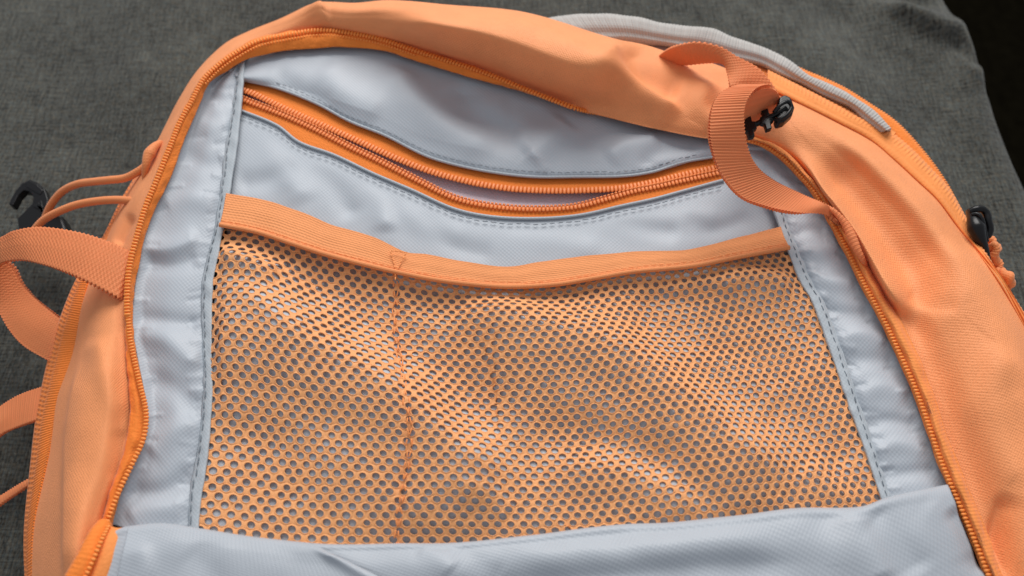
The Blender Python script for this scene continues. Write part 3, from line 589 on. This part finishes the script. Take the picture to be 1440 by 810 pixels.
cl_ = [(150, 735), (165, 696), (187, 650), (200, 622), (205, 600), (205, 575), (198, 545), (190, 511), (183, 475), (180, 440)]
coil('zip_coil', P([(x, y, 5.82) for x, y in cl_]), mz, M['coil'], pitch=.115, half=.085, r=.052, ru=.06)
cl_ = [(179, 445), (179, 410), (183, 370), (191, 338), (204, 293), (220, 254), (241, 202), (254, 170), (268, 145), (286, 112), (305, 93), (330, 75), (362, 58), (397, 50), (442, 43), (475, 44), (531, 54), (584, 71), (681, 102), (735, 124), (806, 151), (835, 158, ), (862, 160)]
coil('zip_coil', P([(x, y, 5.86 if x < 820 else 5.4) for x, y in cl_]), mz, M['coil'], pitch=.125, half=.11, r=.055, ru=.075)
coil('zip_coil', P([(x*1.0+2, y+7, 5.80) for x, y in cl_[9:-5]]), mz, M['coil'], pitch=.12, half=.05, r=.045, ru=.05)
# --- main zip, right
RC = [(1052, 197), (1074, 204), (1102, 222), (1123, 243), (1145, 268), (1160, 292), (1170, 311), (1185, 339), (1201, 370), (1216, 401), (1231, 428), (1247, 458), (1268, 503), (1288, 548), (1310, 609), (1321, 642), (1346, 702), (1373, 765), (1399, 830)]
RT = [(1060, 192), (1085, 200), (1112, 218), (1135, 243), (1157, 268), (1176, 298), (1190, 322), (1208, 350), (1224, 380), (1238, 403), (1250, 424), (1268, 456), (1293, 508), (1309, 550), (1327, 603), (1342, 642), (1368, 704), (1392, 765), (1414, 830)]
A = loft([[(c[0]-6, c[1]+2, 5.5), (c[0]+3, c[1], 5.68), (c[0]*.45+t[0]*.55, c[1]*.45+t[1]*.55, 5.92), (t[0]+1, t[1], 5.6), (t[0]+2, t[1], 5.45)] for c, t in zip(RC, RT)], 600, 14)
mr = surf('main_zip_tape', P(A), bag, M['band'], disp=lambda U, V, b: .006*np.sin(U*2*math.pi/.11+3*b)*(b > .35)-.03*np.exp(-((b-.42)/.05)**2)+noise(U, V, .9, 72)*.015, thick=.07)
mr['label'] = 'orange zip tape of the right edge'
coil('zip_coil', P([(c[0], c[1], 5.72) for c in RC]), mr, M['coil'], pitch=.115, half=.085, r=.052, ru=.06)

# --- front flap folded down
FT = [(160, 744), (178, 740), (228, 736), (280, 743), (349, 754), (433, 763), (474, 765), (560, 764), (640, 763), (751, 752), (862, 738), (945, 734), (1040, 724), (1123, 714), (1207, 713), (1248, 699), (1290, 690), (1333, 681)]
FB = [(142, 850), (152, 850), (210, 850), (270, 850), (340, 850), (430, 850), (474, 850), (560, 850), (640, 850), (751, 850), (862, 850), (945, 850), (1040, 850), (1123, 850), (1207, 850), (1268, 850), (1330, 850), (1402, 850)]
rr = []
for (x, y), (X, Y) in zip(FT, FB):
    k = 0 if x < 1300 else 1
    z0 = 6.25-(.55 if x > 1320 else .25 if x > 1280 else 0)
    rr.append([(x, y+18, 4.9), (x, y+5, 5.3), (x, y, z0), (x+(X-x)*.12, y+(Y-y)*.12, z0+.22), (x+(X-x)*.4, y+(Y-y)*.4, z0+.35-.25*k), (X, Y, z0+.2-.4*k)])
A = loft(rr, 460, 80)
ff = [(((440, 775), (500, 805), (560, 840)), 8, 40, -.10), (((590, 765), (612, 778), (640, 805)), 14, 18, .10), (((645, 765), (670, 790), (710, 810)), 16, 20, -.07),
      (((1190, 708), (1210, 745), (1245, 825)), 20, 30, .20), (((1222, 712), (1258, 745), (1300, 810)), 20, 34, -.15), (((1300, 700), (1340, 730), (1370, 790)), 26, 26, .08), (((1335, 710), (1360, 750), (1388, 810)), 14, 14, -.2),
      (((700, 785), (900, 772), (1100, 757)), 16, 26, .10), (((640, 830), (850, 812), (1000, 797), (1150, 795)), 18, 26, -.16), (((560, 800), (640, 805), (700, 820)), 20, 20, .05)]
ff2 = [(((300, 760), (350, 790), (420, 800)), 24, 30, .06), (((195, 762), (205, 800), (190, 840)), 12, 18, .08), (((260, 770), (300, 810), (320, 845)), 20, 24, -.06)]
fw = np.clip((np.linspace(0, 1, 80)-.12)/.14, 0, 1)
g = P(A); g[..., 2] += (fold(A[..., :2], ff)+noise(g[..., 0], g[..., 1], 3, 81)*.03)*fw; g[..., 2] += noise(g[..., 0], g[..., 1], 2.5, 82)*.02
surf('front_flap_lining', g, bag, M['flaplin'], thick=.06)
LT = [(181, 740), (228, 736), (280, 743), (349, 754), (410, 761), (436, 763.5)]
LR = [(436, 763.5), (450, 769), (480, 783), (520, 801), (550, 815), (612, 846)]
rows = []
for k in range(6):
    f = k/5; x, y = LT[k]; Z = 6.40
    bx = 156+(612-156)*f; 
    rows.append([(x, y+4, 5.9), (x, y-.5, 6.38), (x*.88+bx*.12, y*.88+850*.12, 6.62), (x*.6+bx*.4, y*.6+850*.4, 6.80-.04*k), (bx, 850, 6.66)])
A = loft(rows, 240, 80)
g = P(A); g[..., 2] += (fold(A[..., :2], ff2)+noise(g[..., 0], g[..., 1], 3, 83)*.025)*fw+.16*np.exp(-((np.linspace(0, 1, 240)-.96)/.05)**2)[:, None]*fw
surf('front_flap_fold', g, bag, M['flaplin'], thick=.16)
# the rest of the flap hanging down towards the viewer
A = loft([[(x, 835, 5.5+b_), (x, 862, 6.1+b_), (x+d_*.5, 930, 5.6+b_), (x+d_, 1060, 3.6), (x+d_*1.2, 1240, .25)] for x, d_, b_ in ((60, -30, -2.2), (140, -20, .15), (400, -10, .2), (720, 0, .25), (1050, 10, .2), (1330, 20, .0), (1420, 40, -.3), (1560, 60, -.4))], 120, 60)
g = P(A); g[..., 2] += noise(g[..., 0], g[..., 1], 6, 85)*.05
surf('front_flap_panel', g, bag, M['flaplin'], thick=.08)
# flap zip roll
rl = [(147, 738, 6.0), (136, 755, 6.3), (124, 785, 6.5), (108, 820, 6.5), (95, 855, 6.4)]
fz = tube('flap_zip_roll', P(rl), [.22, .34, .38, .42, .44], bag, M['tape'], n=90, nseg=20, wave=lambda a, t: .005*np.sin(a*2*math.pi/.12))
coil('zip_coil', P([(153, 739, 6.35), (144, 757, 6.66), (131, 787, 6.80), (116, 820, 6.82), (104, 850, 6.8)]), fz, M['coil'], pitch=.12, half=.07, r=.055, ru=.05)
A = loft([[(149, 737, 5.9), (152, 738, 6.2), (165, 742, 6.35), (181, 740, 6.15)], [(141, 758, 6.2), (146, 760, 6.55), (158, 762, 6.55), (172, 764, 6.4)], [(128, 790, 6.4), (136, 790, 6.65), (150, 790, 6.65), (164, 790, 6.5)], [(110, 840, 6.4), (118, 840, 6.65), (132, 840, 6.65), (148, 840, 6.5)]], 90, 14)
surf('flap_zip_tape', P(A), bag, M['band'], disp=lambda U, V, b: .01*np.sin(U*2*math.pi/.1)*np.sin(V*2*math.pi/.1), thick=.06)
# small dark eyelet near the roll
tube('eyelet', P([(110, 766, 5.6), (113, 776, 6.12), (113, 777, 6.2)]), .14, bag, M['black'], n=8)

# --- webbing straps
def ribbon(name, rows, n, pitch=.15, amp=.03, checker=3, thick=.13, m='web', nv=26, edge_amp=.02, fade=0):
    A = loft([[(*r[0], r[2]), (*[(r[0][k]+r[1][k])/2 for k in (0, 1)], (r[2]+r[3])/2+(r[4] if len(r) > 4 else .03)), (*r[1], r[3])] for r in rows], n, nv)
    g = P(A)
    def dd(U, V, b):
        c = np.floor(b*checker*2) % 2 if checker else 0
        x = amp*np.sin(U*2*math.pi/pitch+math.pi*c)*(np.clip((U.max()-U)/fade-.2, .15, 1) if fade else 1)
        return x*np.clip(np.minimum(b, 1-b)/.04, .3, 1)
    # scalloped edges
    U, V = uvgrid(g); dv = np.gradient(g, axis=1); dv /= np.linalg.norm(dv, axis=-1, keepdims=True); b = V/V.max()
    g = g+dv*(np.sin(U*2*math.pi/pitch)*edge_amp*np.where(b < .5, -1, 1)*((b < .05) | (b > .95)))[..., None]
    return surf(name, g, bag, M[m], disp=dd, thick=thick)
# left loop: top run then the under run
top_run = [((-75, 380), (-38, 420), 3.2, 3.4), ((-62, 348), (-20, 386), 3.9, 3.9), ((-30, 342), (-4, 374), 4.6, 4.6), ((0, 334), (4, 368), 5.1, 5.0), ((18, 325), (27, 365), 5.5, 5.4), ((54, 319), (54, 370), 5.8, 5.7), ((109, 326), (92, 382), 6.0, 5.9), ((152, 339), (130, 399), 5.9, 5.9), ((182, 353), (164, 417), 5.75, 5.8), ((196, 360), (178, 424), 5.3, 5.4)]
w1 = ribbon('webbing_loop', top_run, 900, pitch=.155, amp=.016, checker=7); w1['label'] = 'pale orange webbing loop at the left side, upper run'
low_run = [((-75, 380), (-38, 420), 3.0, 3.0), ((-60, 392), (-18, 372), 2.7, 2.9), ((-30, 402), (14, 371), 2.4, 2.8), ((-8, 428), (33, 401), 2.3, 2.6), ((11, 461), (54, 423), 2.4, 2.6), ((33, 486), (84, 447), 2.6, 2.8), ((70, 508), (112, 470), 2.9, 3.1), ((90, 520), (130, 480), 2.6, 2.8)]
w2 = ribbon('webbing_loop', low_run, 700, pitch=.14, amp=.018, checker=8); w2['label'] = 'deep orange webbing loop at the left side, lower run'
w3 = ribbon('side_strap', [((-90, 640), (-70, 670), 1.2, 1.2), ((-40, 600), (-35, 640), 1.8, 1.8), ((0, 571), (0, 611), 2.3, 2.3, .1), ((25, 556), (22, 601), 2.6, 2.5), ((58, 544), (51, 590), 2.7, 2.7), ((80, 538), (74, 584), 2.5, 2.5)], 260, pitch=.09, amp=.008, checker=0)
w4 = ribbon('thin_strap', [((-60, 735), (-55, 750), 1.2, 1.2), ((0, 697), (0, 709), 1.8, 1.8), ((38, 674), (40, 682), 2.4, 2.4), ((60, 664), (60, 672), 2.4, 2.4)], 200, pitch=.12, amp=.01, checker=0, nv=10)
# right loop
arch = [((915, 92), (925, 100), 4.9, 4.9), ((925, 78), (945, 94), 6.2, 5.6), ((945, 67), (972, 90), 6.9, 6.4), ((982, 61), (1000, 86), 7.3, 6.9), ((1012, 68), (1016, 92), 7.5, 7.2)]
A_ = [((922, 82), (935, 96), 6.0, 5.7), ((946, 68), (985, 90), 6.9, 6.5), ((975, 61), (1008, 89), 7.3, 6.9), ((1010, 66), (1018, 92), 7.5, 7.1), ((1040, 81), (1023, 106), 7.5, 7.2), ((1066, 95), (1028, 122), 7.3, 7.3), ((1082, 112), (1040, 134), 7.1, 7.0), ((1098, 138), (1062, 158), 6.8, 6.5), ((1104, 156), (1078, 176), 6.4, 6.2)]
w5 = ribbon('carry_loop', A_, 600, pitch=.15, amp=.011, checker=6); w5['label'] = 'orange webbing coming out from under the grey binding'
B_ = [((1042, 178), (1096, 148), 6.9, 6.6), ((1038, 158), (1093, 135), 7.6, 7.3), ((1034, 138), (1088, 124), 8.5, 8.3), ((1042, 119), (1080, 119), 9.1, 9.1), ((1016, 128), (1062, 125), 9.35, 9.5), ((1002, 148), (1049, 146), 9.4, 9.45), ((998, 181), (1047, 178), 9.2, 9.1), ((1003, 213), (1054, 214), 8.8, 8.45), ((1016, 246), (1068, 237), 8.3, 7.95), ((1043, 276), (1090, 254), 7.8, 7.45), ((1079, 290), (1112, 265), 7.4, 7.05), ((1118, 298), (1138, 277), 7.1, 6.65), ((1156, 301), (1163, 288), 6.5, 6.7), ((1170, 308), (1173, 300), 6.2, 6.3), ((1178, 317), (1181, 312), 5.7, 5.7)]
w6 = ribbon('carry_loop', B_, 1900, pitch=.108, amp=.011, checker=0, nv=30, fade=5); w6['label'] = 'orange webbing loop curling over the right end of the pocket zip'

tube('strap_edge', P([(1160, 288, 6.4), (1169, 294, 6.55), (1179, 303, 6.5), (1190, 317, 6.4), (1199, 336, 6.3), (1206, 352, 6.2), (1214, 366, 6.0), (1219, 377, 5.6)]), [.05, .13, .15, .16, .17, .17, .15, .08], w6, M['web'], n=160, nseg=12, flat=.8, wave=lambda a, t: .008*np.sin(a*2*math.pi/.13+t))
# --- bungee cord and hook
cord = lambda a, t: .010*np.sin(a*2*math.pi/.1+t*2)
c1 = tube('bungee_cord', P([(209, 230, 5.0), (196, 240, 4.9), (177, 250, 4.7), (155, 253, 4.5), (136, 255, 4.2), (109, 259, 3.7), (87, 270, 3.1), (72, 288, 2.6), (64, 305, 2.2)]), .145, bag, M['cord'], n=220, wave=cord); c1['label'] = 'upper orange bungee cord'
c2 = tube('bungee_cord', P([(206, 286, 4.8), (192, 283, 4.8), (163, 281, 4.6), (135, 283, 4.3), (108, 288, 4.0), (84, 297, 3.7), (62, 309, 3.3), (50, 322, 3.0), (44, 334, 2.6)]), .145, bag, M['cord'], n=220, wave=cord); c2['label'] = 'lower orange bungee cord'
tube('cord_end', P([(226, 200, 5.25), (217, 207, 5.45), (209, 219, 5.5), (205, 234, 5.4), (203, 250, 5.1), (203, 262, 4.8)]), [.10, .19, .21, .19, .14, .06], bag, M['cord'], n=60, wave=cord, nseg=16)
def plate(name, outline, z, h, parent, m, bev=.07, tilt=(0, 0)):
    pts = P([(x, y, z+h) for x, y in outline])-UP*h
    bm = bmesh.new(); c = pts.mean(0)
    vs = [bm.verts.new(((p+UP*(tilt[0]*(p[0]-c[0])+tilt[1]*(p[1]-c[1])))*CM)) for p in pts]
    f = bm.faces.new(vs); r = bmesh.ops.extrude_face_region(bm, geom=[f]); 
    for v in [e for e in r['geom'] if isinstance(e, bmesh.types.BMVert)]: v.co.z += h*CM
    bmesh.ops.recalc_face_normals(bm, faces=bm.faces)
    me = bpy.data.meshes.new(name); bm.to_mesh(me); bm.free(); o = link(name, me, parent, m, smooth=False)
    b = o.modifiers.new('bevel', 'BEVEL'); b.width = bev*CM; b.segments = 3; b.limit_method = 'ANGLE'; b.angle_limit = math.radians(40)
    return o
hk = plate('cord_hook', [(12, 287), (15, 279), (22, 267), (31, 257), (42, 252), (53, 256), (63, 265), (68, 280), (66, 294), (52, 316), (44, 330), (27, 330), (24, 307), (35, 296), (45, 286), (47, 277), (41, 269), (33, 267), (26, 274), (18, 289)], 1.8, .4, bag, M['black'], .05)
plate('hook_cap', [(33, 257), (42, 253), (52, 258), (61, 267), (56, 274), (45, 268), (36, 263)], 2.1, .14, hk, M['black'], .05)
plate('hook_body', [(52, 316), (70, 300), (87, 302), (96, 328), (80, 340), (50, 338)], 1.5, .8, hk, M['black'], .12)
for k in range(3): plate('hook_ridge', [(46+k*4, 290-k*3), (50+k*4, 287-k*3), (62, 296+k*4-4), (58, 300+k*4-4)], 2.17, .07, hk, M['black'], .02)
# --- ladder buckle by the right loop
bk = tube('ladder_buckle', P([(1040, 186, 6.9), (1056, 178, 7.1), (1075, 169, 7.2), (1092, 160, 7.3), (1106, 152, 7.4)]), .10, bag, M['black'], n=40, nseg=10)
for (x, y) in ((1054, 179), (1078, 168)):
    plate('buckle_rung', [(x-7, y-13), (x+2, y-17), (x+4, y-9), (x+9, y-9), (x+11, y+1), (x+6, y+4), (x+8, y+12), (x, y+15), (x-3, y+6), (x-8, y+5), (x-9, y-4), (x-4, y-6)], 7.1, .2, bk, M['black'], .04)
plate('buckle_end', [(1096, 136), (1104, 132), (1113, 136), (1118, 150), (1115, 160), (1104, 170), (1094, 173), (1090, 165), (1097, 158), (1094, 148)], 7.0, .4, bk, M['black'], .09)
tube('buckle_hoop', P([(1088, 158, 7.5), (1097, 148, 7.6), (1108, 143, 7.6), (1113, 150, 7.55), (1107, 161, 7.5), (1096, 168, 7.4), (1089, 168, 7.3)]), .07, bk, M['black'], n=50, nseg=8)
# --- zip puller on the right
pu = tube('zip_slider', P([(1362, 297, 5.3), (1367, 305, 5.5), (1372, 318, 5.6), (1378, 335, 5.5), (1386, 353, 5.2), (1391, 366, 4.9)]), [.10, .26, .30, .27, .18, .06], bag, M['black'], n=60, nseg=14)
tube('pull_ring', P([(1364, 298, 5.6), (1372, 294.5, 5.7), (1381, 294.5, 5.7), (1387, 300, 5.65), (1390, 312, 5.6), (1392, 323, 5.5), (1389, 331, 5.4), (1384, 330, 5.4)]), .13, pu, M['black'], n=70, nseg=10)
tube('pull_ring', P([(1366, 302, 5.7), (1374, 301, 5.8), (1381, 308, 5.8), (1384, 320, 5.7), (1388, 340, 5.4)]), .07, pu, M['black'], n=50, nseg=8)
kn = [(1389, 332, 4.8), (1396, 340, 4.8), (1400, 350, 4.7), (1394, 358, 4.6), (1399, 365, 4.6), (1405, 376, 4.5), (1409, 388, 4.5)]
pc = tube('puller_cord', P(kn), [.10, .19, .22, .15, .16, .16, .12], bag, M['cord'], n=120, nseg=14, wave=lambda a, t: .03*np.sin(a*2*math.pi/.35+t*2)+cord(a, t))
tube('cord_knot', P([(1404, 380, 4.6), (1413, 385, 4.8), (1419, 392, 4.8), (1419, 401, 4.6), (1412, 404, 4.5), (1409, 396, 4.6)]), [.12, .2, .2, .16, .14, .1], pc, M['cord'], n=90, nseg=14, wave=lambda a, t: .03*np.sin(a*2*math.pi/.3+t*2))
tube('cord_knot', P([(1392, 350, 4.8), (1398, 344, 5.0), (1401, 352, 4.95), (1396, 360, 4.8), (1391, 355, 4.6)]), .13, pc, M['cord'], n=80, nseg=12, wave=cord)
tube('cord_knot', P([(1408, 398, 4.6), (1415, 408, 4.5), (1419, 414, 4.3)]), .1, pc, M['cord'], n=40, nseg=12, wave=cord)
